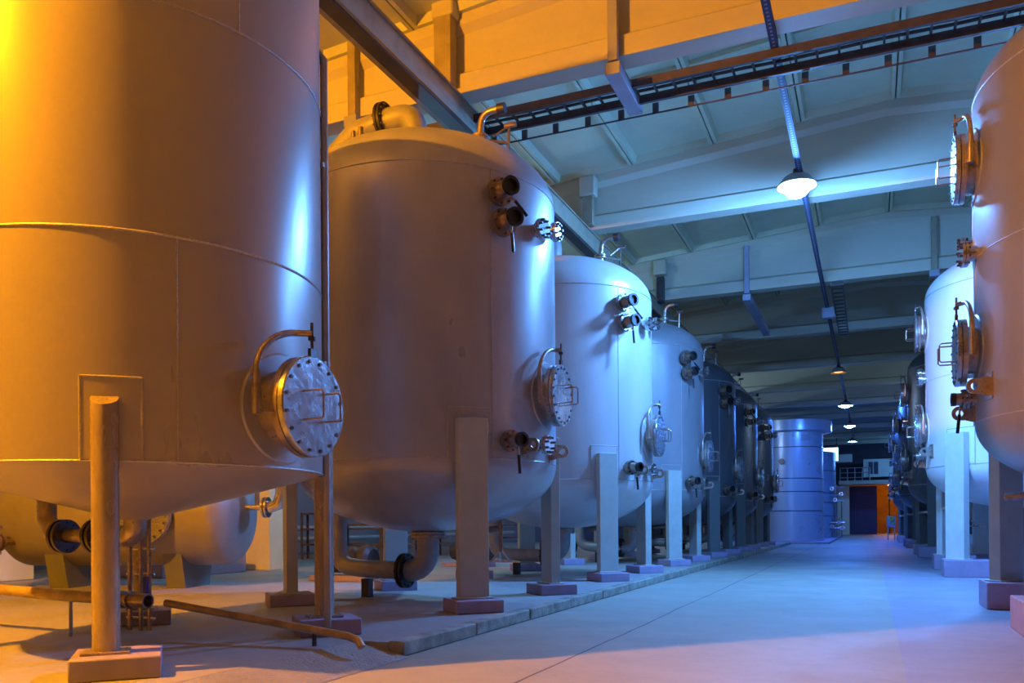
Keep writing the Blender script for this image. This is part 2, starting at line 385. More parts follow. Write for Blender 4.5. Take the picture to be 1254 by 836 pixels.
# ------------------------------------------------------------------ lamps
def lamp(x, y, z, col, st, r, label, ztopc=7.08, flat=.95, group=None, shade=None):
    t = thing('ceiling_lamp', (x, y, z), label, 'lamp', group)
    me_ = emis('lamp_glass_light', col, st)
    prof = [(max(.001, r * math.sin(a)), -flat * r * math.cos(a)) for a in [PI * .66 * k / 12 for k in range(13)]]
    mb = MB(); mb.lathe(prof, seg=32); mb.build('glass', me_, t)
    zc = prof[-1][1]; rc = prof[-1][0]
    if shade:
        mb = MB(); a = shade; mb.lathe([(rc * 1.02, zc), (a, zc - .13), (a + .012, zc - .11), (rc * 1.05, zc + .03)], seg=40); mb.build('reflector', M_pipe, t)
    mb = MB(); mb.lathe([(rc, zc), (rc * 1.06, zc + .01), (rc * .9, zc + .05), (.07, zc + .09), (.06, zc + .17), (.001, zc + .18)], seg=24); mb.build('housing', M_dark, t)
    mb = MB(); mb.cyl((0, 0, zc + .12), (0, 0, max(ztopc - z, zc + .16)), .018, 8); mb.build('hanger', M_dark, t)
    return t
lamp(-1.12, 15.2, 6.90, WHITEBLUE, L_MAIN * .9, .23, 'brightest blue-white lamp hanging over the aisle', shade=.32)
lamp(-1.03, 32.8, 6.62, AMBER, 2.2, .22, 'small dim orange lamp over the aisle', flat=.35, shade=.27)
lamp(-1.05, 42.6, 6.62, BLUE, L_FAR, .25, 'nearest of the three small distant blue lamps', flat=.6, shade=.33)
lamp(-1.05, 51.8, 6.62, BLUE, L_FAR * .8, .26, 'middle of the three small distant blue lamps', flat=.6, shade=.33)
lamp(-1.1, 61.8, 6.62, BLUE, L_FAR * .6, .26, 'furthest and smallest of the three distant blue lamps', flat=.4, shade=.33)

# ------------------------------------------------------------------ tank parts
def radial(c, Rr, az, z):  # local frame: x outward, y tangent, z up, at the shell surface
    a = R(az); return Matrix.Translation((c[0] + Rr * math.cos(a), c[1] + Rr * math.sin(a), z)) @ Matrix.Rotation(a, 4, 'Z')
def patch(mb, Rr, az0, az1, z0, z1, th=.012, n=8):
    pts = lambda r_, z: [Vector((r_ * math.cos(a), r_ * math.sin(a), z)) for a in [R(az0 + (az1 - az0) * k / n) for k in range(n + 1)]]
    a, b, c_, d = pts(Rr, z0), pts(Rr + th, z0), pts(Rr + th, z1), pts(Rr, z1)
    rings = [[a[k], b[k], c_[k], d[k]] for k in range(n + 1)]
    mb.loft(rings, smooth=True)
def seam(mb, Rr, z, r_=.009): mb.torus((0, 0, z), Rr, r_, 96, 6)
def vseam(mb, Rr, az, z0, z1, r_=.008):
    a = R(az); mb.cyl((Rr * math.cos(a), Rr * math.sin(a), z0), (Rr * math.cos(a), Rr * math.sin(a), z1), r_, 6)
def pad_outline(mb, Rr, az0, az1, z0, z1):
    for z in (z1,):
        mb.tube([(Rr * math.cos(R(a)), Rr * math.sin(R(a)), z) for a in [az0 + (az1 - az0) * k / 8 for k in range(9)]], .010, 6)
    for a in (az0, az1): vseam(mb, Rr, a, z0, z1, .010)

def manhole(parent, Rr, az, z, side=-1, rc=.39, L0=.30, nb=20):
    h = bpy.data.objects.new('manhole', None)
    F = radial((0, 0), Rr, az, z)
    mb = MB(F); mb.ring((L0 - .035, 0, 0), rc - .10, rc, .055, AX, 48)
    mb.lathe([(rc - .09, -.12), (rc - .09, L0)], A=AX, seg=48)
    body = mb.build('manhole', M_neck, parent)
    # reinforcing ring that follows the shell
    mb = MB(); rings = []
    a0 = R(az); n = 48
    for k in range(n):
        th = 2 * PI * k / n; row = []
        for q, off in ((rc - .12, .014), (rc + .03, .014), (rc + .045, .0)):
            aa = a0 + q * math.cos(th) / Rr; zz = z + q * math.sin(th)
            row.append(Vector(((Rr + off) * math.cos(aa), (Rr + off) * math.sin(aa), zz)))
        rings.append(row)
    vs = [p for r_ in rings for p in r_]; fs = []
    for k in range(n):
        for j in range(2): fs.append((k * 3 + j, k * 3 + j + 1, ((k + 1) % n) * 3 + j + 1, ((k + 1) % n) * 3 + j))
    mb.put(vs, fs, True); mb.build('reinforcing_ring', M_shell, body)
    mb = MB(F); mb.lathe([(.001, L0 + .052), (rc - .01, L0 + .052), (rc, L0 + .042), (rc, L0 + .002), (.001, L0 + .002)], A=AX, seg=48)
    cover = mb.build('cover', M_cover, body)
    mb = MB(F); mb.bolts((L0 + .005, 0, 0), rc - .045, nb, .014, .12, AX, .5); mb.build('bolt_ring', M_bolt, body)
    for yy in (-.10 * side, .12 * side):
        mb = MB(F); x0 = L0 + .05; x1 = x0 + .17
        mb.tube([(x0, yy, .11), (x1 - .02, yy, .11), (x1, yy, .09), (x1, yy, -.09), (x1 - .02, yy, -.11), (x0, yy, -.11)], .0085, 8)
        mb.build('handle', M_valve, body)
    # davit: pipe from a socket at the side of the neck arching over to the top of the cover
    mb = MB(F); ys = side * (rc + .06)
    pts = [(L0 * .45, ys, -.06), (L0 * .45, ys, .22)] + [(L0 * .45 + (L0 * .6 + .0) * (1 - math.cos(a)) * .55, ys * math.cos(a) * 1.0, .22 + .36 * math.sin(a)) for a in [R(q) for q in range(10, 86, 9)]]
    pts += [(L0 + .03, 0, .575)]
    mb.tube(pts, [.030 if i < 2 else .026 for i in range(len(pts))], 12)
    mb.cyl((L0 * .45, ys, -.10), (L0 * .45, ys, .10), .037, 12); mb.bar((L0 * .45, ys, -.07), (L0 - .02, side * (rc - .03), -.07), .03, .02)
    mb.build('davit', M_neck, body)
    mb = MB(F); mb.cyl((L0 + .03, 0, rc - .02), (L0 + .03, 0, .66), .012, 8); mb.cyl((L0 + .03, 0, .52), (L0 + .03, 0, .55), .03, 6); mb.box((L0 + .03, 0, rc + .02), (.03, .07, .08))
    mb.build('davit_screw', M_bolt, body)
    bpy.data.objects.remove(h)
    return body

def valve(parent, Rr, az, z, lever=0, s=1.0, L0=.36):
    F = radial((0, 0), Rr, az, z)
    mb = MB(F); mb.lathe([(.11 * s, -.06), (.11 * s, .10)], A=AX, seg=24); mb.ring((.085, 0, 0), .05 * s, .165 * s, .03, AX, 32); mb.ring((.125, 0, 0), .05 * s, .165 * s, .03, AX, 32)
    mb.lathe([(.105 * s, .12), (.105 * s, .2), (.085 * s, .24), (.085 * s, L0)], A=AX, seg=24)
    o = mb.build('valve', M_valve, parent)
    mb = MB(F); mb.bolts((.105, 0, 0), .14 * s, 8, .013, .11, AX); mb.build('bolt_ring', M_bolt, o)
    mb = MB(F); mb.lathe([(.001, L0 - .04), (.075 * s, L0 - .04), (.075 * s, L0), (.11 * s, L0), (.11 * s, L0 - .05), (.08 * s, L0 - .05)], A=AX, seg=24); mb.build('end_socket', M_black, o)
    a = R(lever); d = Vector((.1, math.sin(a), -math.cos(a))).normalized()
    p = Vector((L0 - .10, 0, -.04))
    mb = MB(F); mb.cyl(p, p + d * .16, .012, 8); mb.m = 1; mb.cyl(p + d * .14, p + d * .36, .019, 10); mb.build('lever', [M_neck, M_black], o)
    return o

def blind(parent, Rr, az, z, r_=.13, L0=.12):
    F = radial((0, 0), Rr, az, z)
    mb = MB(F); mb.lathe([(r_ * .6, -.05), (r_ * .6, L0)], A=AX, seg=24); mb.ring((L0 - .015, 0, 0), r_ * .4, r_, .03, AX, 32)
    mb.lathe([(.001, L0 + .035), (r_, L0 + .035), (r_, L0 + .005), (.001, L0 + .005)], A=AX, seg=32)
    o = mb.build('blind_flange', M_chrome, parent)
    mb = MB(F); mb.bolts((L0 + .01, 0, 0), r_ * .8, 8, .015, .12, AX, .5); mb.build('bolt_ring', M_bolt, o)
    return o

def lug(parent, Rr, az, z):
    F = radial((0, 0), Rr, az, z)
    mb = MB(F); n = 24; th = .025
    # outline: base on the shell widening from a round eye
    outer = [(-.02, -.12), (.10, -.085)] + [(.16 + .085 * math.cos(a), .085 * math.sin(a)) for a in [R(-75 + 150 * k / 12) for k in range(13)]] + [(.10, .085), (-.02, .12)]
    hole = [(.16 + .04 * math.cos(a), .04 * math.sin(a)) for a in [2 * PI * k / len(outer) - PI * .75 for k in range(len(outer))]]
    k = len(outer); vs = []
    for y in (-th / 2, th / 2): vs += [(x, y, zz) for x, zz in outer] + [(x, y, zz) for x, zz in hole]
    fs = []
    for i in range(k):
        j = (i + 1) % k
        fs += [(i, j, k + j, k + i), (2 * k + i, 3 * k + i, 3 * k + j, 2 * k + j), (i, 2 * k + i, 2 * k + j, j), (k + i, k + j, 3 * k + j, 3 * k + i)]
    mb.put(vs, fs); mb.box((.005, 0, 0), (.012, .18, .30))
    return mb.build('lifting_lug', M_neck, parent)

def topgear(parent, zt, side=0):
    # air vent riser with gooseneck and small bracket on the crown
    mb = MB(); mb.cyl((.80, .05, zt - .34), (.80, .05, zt + .0), .07, 16); mb.ring((.80, .05, zt - .02), .03, .12, .03); mb.ring((.80, .05, zt + .02), .03, .12, .03)
    mb.tube([(.80, .05, zt), (.82, .05, zt + .18)] + [(.82 + .16 * (1 - math.cos(R(q))), .05, zt + .18 + .16 * math.sin(R(q))) for q in range(15, 91, 15)] + [(1.08, .05, zt + .34)], .045, 14)
    o = mb.build('vent_pipe', M_neck, parent)
    mb = MB(); mb.cyl((1.07, .05, zt + .34), (1.17, .05, zt + .34), .07, 16); mb.build('vent_cap', M_dark, o)
    mb = MB(); mb.cyl((1.12, .25, zt - .42), (1.14, .25, zt + .20), .02, 8); mb.bar((.85, .06, zt - .02), (1.14, .25, zt - .04), .03, .03); mb.bar((.98, .1, zt + .02), (1.14, .25, zt + .2), .02, .02)
    mb.cyl((1.08, .25, zt + .2), (1.24, .25, zt + .2), .035, 10); mb.build('vent_bracket', M_valve, o)

def toppipe(parent, zt):
    mb = MB(Matrix.Translation((-.12, 0, 0)))
    pts = [(0, -.05, zt - .3), (0, -.05, zt + .08)] + [(-.22 + .22 * math.cos(R(q)), -.05, zt + .08 + .22 * math.sin(R(q))) for q in range(15, 91, 15)] + [(-.46, -.05, zt + .30)]
    mb.tube(pts, .165, 20)
    pts2 = [(-.52, -.05, zt + .30), (-.95, -.05, zt + .24), (-1.3, .0, zt + .02), (-1.75, .1, zt - .28)]
    mb.tube(pts2, .15, 20)
    o = mb.build('top_pipe', M_pipe, parent)
    mb = MB(Matrix.Translation((-.12, 0, 0))); mb.ring((-.46, -.05, zt + .30), .1, .25, .035, AX); mb.ring((-.51, -.05, zt + .30), .1, .25, .035, AX); mb.bolts((-.485, -.05, zt + .3), .215, 12, .014, .14, AX); mb.build('top_flange', M_dark, o)
    mb = MB(); mb.cyl((-.8, -.35, zt - .2), (-.8, -.35, zt + .13), .035, 10); mb.cyl((-.92, -.35, zt - .25), (-.92, -.35, zt + .10), .03, 10); mb.build('air_nozzle', M_valve, o)

def outlet(parent, zb, zf):
    # bottom outlet: neck, bolted flange, elbow to -x, flange, pipe, elbow up
    mb = MB(); r_ = .15; ze = .50
    mb.lathe([(.15, zb + .1), (.15, zb - .03)], seg=24)
    pts = [(0, 0, zb - .04), (0, 0, ze + .28)] + [(-.28 + .28 * math.cos(R(q)), 0, ze + .28 - .28 * math.sin(R(q))) for q in range(12, 91, 13)] + [(-.32, 0, ze)]
    mb.tube(pts, r_, 20)
    p2 = [(-.40, 0, ze), (-1.1, .02, ze + .02), (-1.25, .02, ze + .04)] + [(-1.25 - .22 * math.sin(R(q)), .02, ze + .26 - .22 * math.cos(R(q))) for q in range(15, 91, 15)] + [(-1.47, .02, zb + .45)]
    mb.tube(p2, .125, 18)
    o = mb.build('outlet_pipe', M_pipe, parent)
    mb = MB(); mb.ring((0, 0, zb - .02), .08, .25, .03); mb.ring((0, 0, zb - .06), .08, .25, .03); mb.bolts((0, 0, zb - .04), .215, 16, .013, .13); mb.build('outlet_flange', M_neck, o)
    mb = MB(); mb.ring((-.33, 0, ze), .08, .24, .035, AX); mb.ring((-.385, 0, ze), .08, .24, .035, AX); mb.bolts((-.36, 0, ze), .205, 12, .016, .13, AX); mb.build('elbow_flange', M_dark, o)
    mb = MB(); mb.box((-.98, 0, (ze - .12 + zf) / 2), (.12, .12, ze - .12 - zf)); mb.build('pipe_prop', M_dark, o)
    return o

def drain(parent, zb, x, y, zl=.62):
    mb = MB(); mb.cyl((x, y, zb), (x, y, zl + .16), .028, 10); mb.cyl((x, y, zl + .42), (x, y, zl + .52), .038, 10)
    mb.tube([(x - .02, y, zl + .45), (x - .25, y, zl + .42), (x - .55, y + .1, zl + .40)], .05, 10)
    o = mb.build('drain_pipe', M_valve, parent)
    mb = MB()
    for a in range(0, 360, 60): mb.bar((x, y, zl + .17), (x + .15 * math.cos(R(a)), y + .15 * math.sin(R(a)), zl), .012, .012)
    mb.lathe([(.15, zl), (.16, zl), (.16, zl + .02), (.15, zl + .02)], c=(x, y, 0), seg=24); mb.bar((x, y, zl), (x + .28, y, zl), .03, .015)
    mb.build('drain_funnel', M_chrome, o)
    return o

def shell_profile(Rr, z0, z1, dome):
    p = [(max(.001, Rr * math.sin(a)), z0 - dome * math.cos(a)) for a in [PI / 2 * k / 20 for k in range(21)]]
    p += [(Rr, z0 + (z1 - z0) * k / 4) for k in range(1, 4)]
    p += [(max(.001, Rr * math.cos(a)), z1 + dome * math.sin(a)) for a in [PI / 2 * k / 20 for k in range(21)]]
    return p

def leg_part(parent, Rr, az, zf, ztp, wt, wr, off=.0, Mt=None):
    F = radial((0, 0), Rr, az, 0); mb = MB(F)
    mb.box((wr / 2 + .012 + off, 0, (zf + ztp) / 2), (wr, wt, ztp - zf)); mb.box((wr / 2 + .012 + off, 0, zf + .01), (wr + .1, wt + .08, .02))
    return mb.build('leg', Mt or M_leg, parent, .008)

# ------------------------------------------------------------------ left row tanks
TX, TY, TSP, TR = -5.55, 10.1, 5.45, 1.75
def make_left(y, label):
    t = thing('pressure_tank', (TX, y, 0), label, 'tank', None)
    sh = MB().lathe(shell_profile(TR, 1.91, 5.35, .875), seg=128).build('shell', M_shell, t, angle=50)
    mb = MB(); seam(mb, TR, 1.91); seam(mb, TR, 5.35); vseam(mb, TR, -35, 1.91, 5.35, .006); mb.build('weld_seam', M_weld, sh)
    for az in (-45, 45, 135, -135):
        mb = MB(); patch(mb, TR, az - 8.5, az + 8.5, 1.88, 2.50); pad = mb.build('leg_pad', M_shell, t)
        mb = MB(); pad_outline(mb, TR + .006, az - 8.5, az + 8.5, 1.9, 2.50); mb.build('pad_weld', M_weld, pad)
        leg_part(t, TR, az, .27, 2.36, .36, .14)
    manhole(t, TR, 0, 2.76, L0=.16)
    valve(t, TR, -33, 5.05, 45); valve(t, TR, -31.5, 4.70, 0)
    blind(t, TR, -11, 4.78); blind(t, TR, 1, 4.86, .12)
    valve(t, TR, -29, 2.12, 0, .8, .34); blind(t, TR, -8.5, 2.11, .12)
    lug(t, TR, -19, 2.09); lug(t, TR, 4, 2.06)
    topgear(t, 6.26); toppipe(t, 6.42); outlet(t, 1.035, .12); drain(t, 1.3, .95, .3)
    return t
llab = ['grey vertical tank beside the cone-bottomed tank, orange light on its crown',
        'pale blue lit tank casting long valve shadows, third along the left row',
        'mid blue tank just right of the brightly lit left tank',
        'dim blue tank in the left row with its manhole in profile',
        'dark tank in the left row, third from the far silo',
        'narrow looking dark tank in the left row with a maroon glint, second from the silo',
        'furthest tank of the left row, right beside the silo']
T = [make_left(TY, llab[0])]
for k in range(1, 6):
    c = copy_tree(T[0]); c.location = (TX, TY + TSP * k, 0); c['label'] = llab[k if k < 5 else 6] if k < 6 else ''; T.append(c)
repaint(T[1], {'tank_silver_paint': M_shell_lit, 'leg_grey_green_paint': M_leg})
repaint(T[2], {'tank_silver_paint': M_shell_half_shaded})
for k in (3, 4, 5): repaint(T[k], {'tank_silver_paint': M_shell_shaded, 'leg_grey_green_paint': M_leg_dim})
T[5]['label'] = 'furthest tank of the left row, partly covering the big silo'
T[4]['label'] = 'dark tank in the left row, last but one before the big silo'

def plinth(x, y, z0, z1, dx, dy, rz, label):
    o = MB().box((0, 0, (z1 - z0) / 2), (dx, dy, z1 - z0)).build('plinth', M_plinth, None, .012)
    o.location = (x, y, z0); o.rotation_euler.z = rz; return tag(o, label, 'plinth', None)
tn = ['the grey tank beside the cone-bottomed tank', 'the bright pale blue left tank', 'the mid blue left tank', 'the dim fourth flat-legged left tank',
      'the dark fifth flat-legged left tank', 'the furthest left tank beside the silo']
for k in range(6):
    for az, nm in ((-45, 'near aisle-side'), (45, 'far aisle-side'), (-135, 'near inner'), (135, 'far inner')):
        if k > 3 and az in (-135, 135): continue
        d = TR + .09; x = TX + d * math.cos(R(az)); y = TY + TSP * k + d * math.sin(R(az))
        plinth(x, y, .12, .27, .56, .56, R(45), 'plinth under %s leg of %s' % (nm, tn[k]))

# ------------------------------------------------------------------ cone-bottomed tank
CXY = (-5.90, 5.46); CR = 1.60
t = thing('cone_tank', (*CXY, 0), 'huge cone-bottomed steel tank in orange light at left edge', 'tank')
prof = [(.10, 1.19), (.12, 1.20), (CR, 1.585), (CR, 1.6)] + [(CR, z) for z in (2.5, 3.5, 4.5, 5.5, 5.92)] + [(CR - .02, 5.95), (.6, 6.05), (.001, 6.08)]
sh = MB().lathe(prof, seg=160).build('shell', M_cone, t, angle=12)
mb = MB()
seam(mb, CR, 1.59, .008); seam(mb, CR, 3.2, .011); seam(mb, CR, 4.85, .011); vseam(mb, CR, -32.5, 1.6, 3.2, .006); vseam(mb, CR, -15, 4.85, 5.92, .005); vseam(mb, CR, -44, 4.85, 5.92, .005); mb.build('weld_seam', M_weld, sh)
for az in (-48, 48, 135, -135):
    mb = MB(); patch(mb, CR, az - 7, az + 7, 1.60, 2.17, .008); pad = mb.build('leg_pad', M_cone, t)
    mb = MB(); pad_outline(mb, CR + .004, az - 7, az + 7, 1.6, 2.17); mb.build('pad_weld', M_weld, pad)
for (x, y) in ((1.03, -1.20), (1.14, 1.16), (-1.13, -1.13), (-1.13, 1.13)):
    d = Vector((x, y)).normalized(); q = d * max(Vector((x, y)).length, CR + .03); r_ = .09
    mb = MB(); seg = 28; top = []; bot = []
    for k in range(seg):
        a = 2 * PI * k / seg; ca, sa = math.cos(a), math.sin(a)
        px, py = q.x + r_ * ca, q.y + r_ * sa
        rad = (ca * d.x + sa * d.y)
        top.append(Vector((px, py, 2.075 - .055 * (rad + 1)))); bot.append(Vector((px, py, .27)))
    mb.loft([bot, top]); mb.box((q.x, q.y, .278), (.3, .3, .016), R(45)); mb.build('leg', M_post, t)
manhole(t, CR, 0, 2.06, rc=.395, L0=.25, nb=16)
# overflow pipe down the aisle side, behind the manhole
a = R(35); px, py = (CR + .036) * math.cos(a), (CR + .036) * math.sin(a)
mb = MB(); mb.tube([(px * .93, py * .93, 5.42), (px * .97, py * .97, 5.44), (px, py, 5.38), (px, py, 4.0), (px, py, .2)], .034, 12)
for z in (2.6, 4.4): mb.box((px * .985, py * .985, z), (.09, .09, .04))
mb.build('overflow_pipe', M_pipe, t)
# cone outlet with flanged pipe running left
zo = 1.05
mb = MB(); mb.tube([(0, 0, 1.21), (0, 0, 1.14)] + [(-.10 + .10 * math.cos(R(q)), 0, 1.14 - .09 * math.sin(R(q))) for q in range(20, 91, 14)] + [(-.42, 0, zo)], .095, 16)
mb.tube([(-.50, 0, zo), (-.86, .02, zo + .01)], .06, 14)
mb.tube([(-.94, .03, zo + .01), (-1.08, .05, zo + .04), (-1.18, .07, zo + .16), (-1.20, .08, zo + .40)], .085, 14)
o = mb.build('outlet_pipe', M_neck, t)
for x in (-.43, -.49, -.87, -.93):
    mb = MB(); c_ = (x, -.03 * (x + .2), zo); mb.ring(c_, .06, .155, .03, AX); mb.bolts(c_, .125, 10, .012, .06, AX); mb.build('pipe_flange', M_bolt, o)
cl = [(1.08, -1.15, 'near right'), (1.17, 1.16, 'far right'), (-1.13, 1.13, 'far left')]
for x, y, nm in cl:
    d = Vector((x, y)).normalized() * (CR + .04)
    plinth(CXY[0] + d.x, CXY[1] + d.y, .12, .27, .56, .58, R(45), 'plinth under the %s round leg of the cone-bottomed tank' % nm)

# ------------------------------------------------------------------ right row tanks
RX0, RR = 3.02, 1.88
RYS = [11.2, 20.7, 30.4, 40.2, 50.2]
def make_right(y, label, legs):
    t = thing('pressure_tank', (RX0, y, 0), label, 'tank', None)
    sh = MB().lathe(shell_profile(RR, 2.27, 6.0, .88), seg=128).build('shell', M_shell, t, angle=50)
    mb = MB(); seam(mb, RR, 2.27); seam(mb, RR, 6.0); seam(mb, RR, 4.15, .005); vseam(mb, RR, -177, 2.27, 4.15); vseam(mb, RR, 174, 4.15, 6.0); mb.build('weld_seam', M_weld, sh)
    for az in legs:
        mb = MB(); patch(mb, RR, az - 10, az + 10, 2.3, 3.02); pad = mb.build('leg_pad', M_shell, t)
        mb = MB(); pad_outline(mb, RR + .006, az - 10, az + 10, 2.25, 3.02); mb.build('pad_weld', M_weld, pad)
        leg_part(t, RR, az, .34, 2.92, .44, .16)
    manhole(t, RR, 180, 3.10, side=1, rc=.39, L0=.16); manhole(t, RR, 180, 5.26, side=1, rc=.39, L0=.16)
    blind(t, RR, 172, 4.42, .12, .10); blind(t, RR, -176, 4.22, .15, .12)
    valve(t, RR, -178, 2.55, 0, .7, .26); lug(t, RR, 178, 2.40); lug(t, RR, -163, 2.62)
    topgear(t, 6.62); drain(t, 1.5, -1.0, .2, 1.0)
    return t
rlab = ['huge tank at right edge with orange-brown near side and bare manhole covers', 'brilliantly lit pale blue tank in the right row with two manholes',
        'dark tank directly behind the bright right tank', 'fourth dark tank of the right row', 'furthest dark tank of the right row']
rt_ = make_right(RYS[0], rlab[0], (-127, 135, 45, -45))
for k in range(1, 5):
    if k == 1: repaint(make_right(RYS[1], rlab[1], (-135, 135, 107, -45)), {'tank_silver_paint': M_shell_bright_lit, 'leg_grey_green_paint': M_leg_lit})
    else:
        c = copy_tree(rt_); c.location = (RX0, RYS[k], 0); c['label'] = rlab[k]; repaint(c, {'tank_silver_paint': M_shell_shaded, 'leg_grey_green_paint': M_leg_dim})
rn = ['the orange-brown tank at right edge', 'the brilliantly lit right tank', 'the dark tank behind the bright right tank', 'the fourth right tank', 'the furthest right tank']
for k in range(5):
    for az, nm in ((-135, 'near aisle-side'), (135, 'far aisle-side')) + (((107, 'rear inner'),) if k == 1 else ()):
        d = RR + .10; x = RX0 + d * math.cos(R(az)); y = RYS[k] + d * math.sin(R(az))
        if az == 107: x, y = x + .1, y + .1
        plinth(x if az == 107 else 1.78, y, 0, .34, .86 if az != 107 else .7, .88 if az != 107 else .7, 0, 'tall mauve plinth under %s leg of %s' % (nm, rn[k]))

repaint(rt_, {'tank_silver_paint': M_shell_half_shaded})
# ------------------------------------------------------------------ far silos
def silo(x, y, r_, z0, z1, label, lid=True):
    t = thing('silo', (x, y, z0), label, 'silo'); h = z1 - z0
    p = [(.001, 0), (r_ * 1.03, 0), (r_ * 1.03, .06), (r_, .07)] + [(r_, h * k / 6) for k in range(1, 7)] + [(r_ * .6, h + .1), (.001, h + .2)]
    sh = MB().lathe(p, seg=96).build('shell', M_silo, t)
    mb = MB()
    for f in (.25, .41, .52, .78): seam(mb, r_ + .005, h * f, .022)
    mb.build('hoop', M_bolt, sh)
    if lid:
        mb = MB(); mb.lathe([(r_, h - .62), (r_ * 1.27, h - .55), (r_ * 1.27, h), (r_, h + .02)], seg=96); mb.build('rim_gallery', M_silo, t)
        mb = MB(); F = radial((0, 0), r_, -100, h * .66); mb = MB(F); mb.ring((.06, 0, 0), .05, .16, .05, AX); mb.cyl((0, 0, 0), (.1, 0, 0), .09, 16); mb.build('nozzle', M_bolt, t)
    return t
silo(-4.0, 48.3, 1.68, .12, 6.5, 'big hooped steel silo with overhanging rim at end of left row')
silo(-3.5, 58.5, 1.45, .12, 5.6, 'bright smaller silo half hidden behind the big rimmed silo', False)
o = MB().box((0, 0, .06), (5.6, 20, .12)).build('raised_slab', M_plinth, None, .02); o.location = (-4.7, 55, 0); tag(o, 'low blue slab under the two far silos', 'slab')
# valve cluster between silos and doorway
t = thing('valve_manifold', (-1.95, 57.5, .12), 'cluster of small chrome pipes and valves right of the silos', 'manifold')
mb = MB()
for k in range(5): mb.cyl((-.3 + .14 * k, 0, 0), (-.3 + .14 * k, 0, 1.2 + 1.1 * (k % 3)), .035, 8)
for z in (.6, .95, 2.3, 2.7, 3.2): mb.cyl((-.45, 0, z), (.45, 0, z), .04, 8)
mb.build('pipe_frame', M_chrome, t)
for k, (x, z) in enumerate(((-.3, .7), (.1, .95), (.3, .6), (-.1, 2.4), (.25, 2.75), (-.3, 3.1))):
    MB().ring((x, -.1, z), .05, .13, .05, AY, 16).build('handwheel', M_chrome, t)

# ------------------------------------------------------------------ kerb and ramp
t = thing('kerb', (-3.76, 6.25, 0), 'long pale concrete kerb edging the left bay', 'kerb')
y = 0
for k in range(26):
    L_ = 1.46; MB().box((random.uniform(-.006, .006), y + L_ / 2, .065), (.16, L_ - .012, .13)).build('kerb_stone', M_conc, t, .015); y += L_
mck = mat('checker_plate', (.40, .40, .38), .45, .3, .1, 4, .9, 34)
mb = MB(); mb.put([(-4.16, -3, .121), (-4.16, 6.24, .121), (-3.62, -3, .004), (-3.62, 6.24, .004), (-4.16, -3, 0), (-4.16, 6.24, 0)], [(0, 2, 3, 1), (0, 4, 2), (1, 3, 5), (0, 1, 5, 4)])
tag(mb.build('ramp_plate', mck), 'textured ramp plate in front of the kerb end', 'ramp')

# ------------------------------------------------------------------ pipes on the floor by the cone tank
t = thing('floor_pipe', (-5.6, 5.9, .12), 'thin orange-brown pipe sloping along floor to an elbow by the kerb', 'pipe')
mb = MB(); mb.tube([(-.45, .05, .30), (1.65, -.08, .10), (1.76, -.10, .075), (1.8, -.11, .02)], .034, 12); mb.build('pipe', M_orangecone, t)
MB().cyl((1.3, -.06, 0), (1.3, -.06, .12), .02, 8).build('support', M_dark, t)
t = thing('drain_hose_pipe', (-8.6, 5.7, .12), 'thick open-ended pipe on short props behind the near round leg', 'pipe')
mb = MB(); mb.tube([(-3.5, .1, .50), (0, 0, .42), (1.5, -.1, .38), (2.6, -.16, .36)], .055, 16); mb.build('pipe', M_orangecone, t)
mb = MB(); mb.lathe([(.03, 0), (.066, 0), (.066, .16), (.052, .16), (.052, .03), (.001, .03)], c=(2.6, -.16, .36), A=AX, seg=20); mb.ring((2.45, -.15, .362), .04, .08, .03, AX); mb.ring((2.55, -.155, .361), .04, .08, .02, AX); mb.build('coupling', M_valve, t)
for x in (.1, 1.75): MB().cyl((x, -.01 - .06 * x, 0), (x, -.01 - .06 * x, .40 - .03 * x), .016, 8).build('prop', M_pipe, t)
# instrument column with thin tubes behind the near leg
t = thing('instrument_stand', (-6.62, 6.12, .12), 'upright bundle of thin sample pipes with a small blue tag', 'pipe stand')
for k, x in enumerate((-.07, .05, .14)):
    MB().cyl((x, .02 * k, 0), (x, .02 * k, 1.28), .02, 8).build('pipe', M_valve, t)
for z in (.12, .22, .55, .8): MB().cyl((-.12, .01, z), (.2, .05, z), .014, 8).build('cross_pipe', M_chrome, t)
M_tag = mat('blue_tag', (.02, .03, .5), .4)
MB().box((.17, -.03, .42), (.05, .02, .22)).build('gauge_tag', M_tag, t)

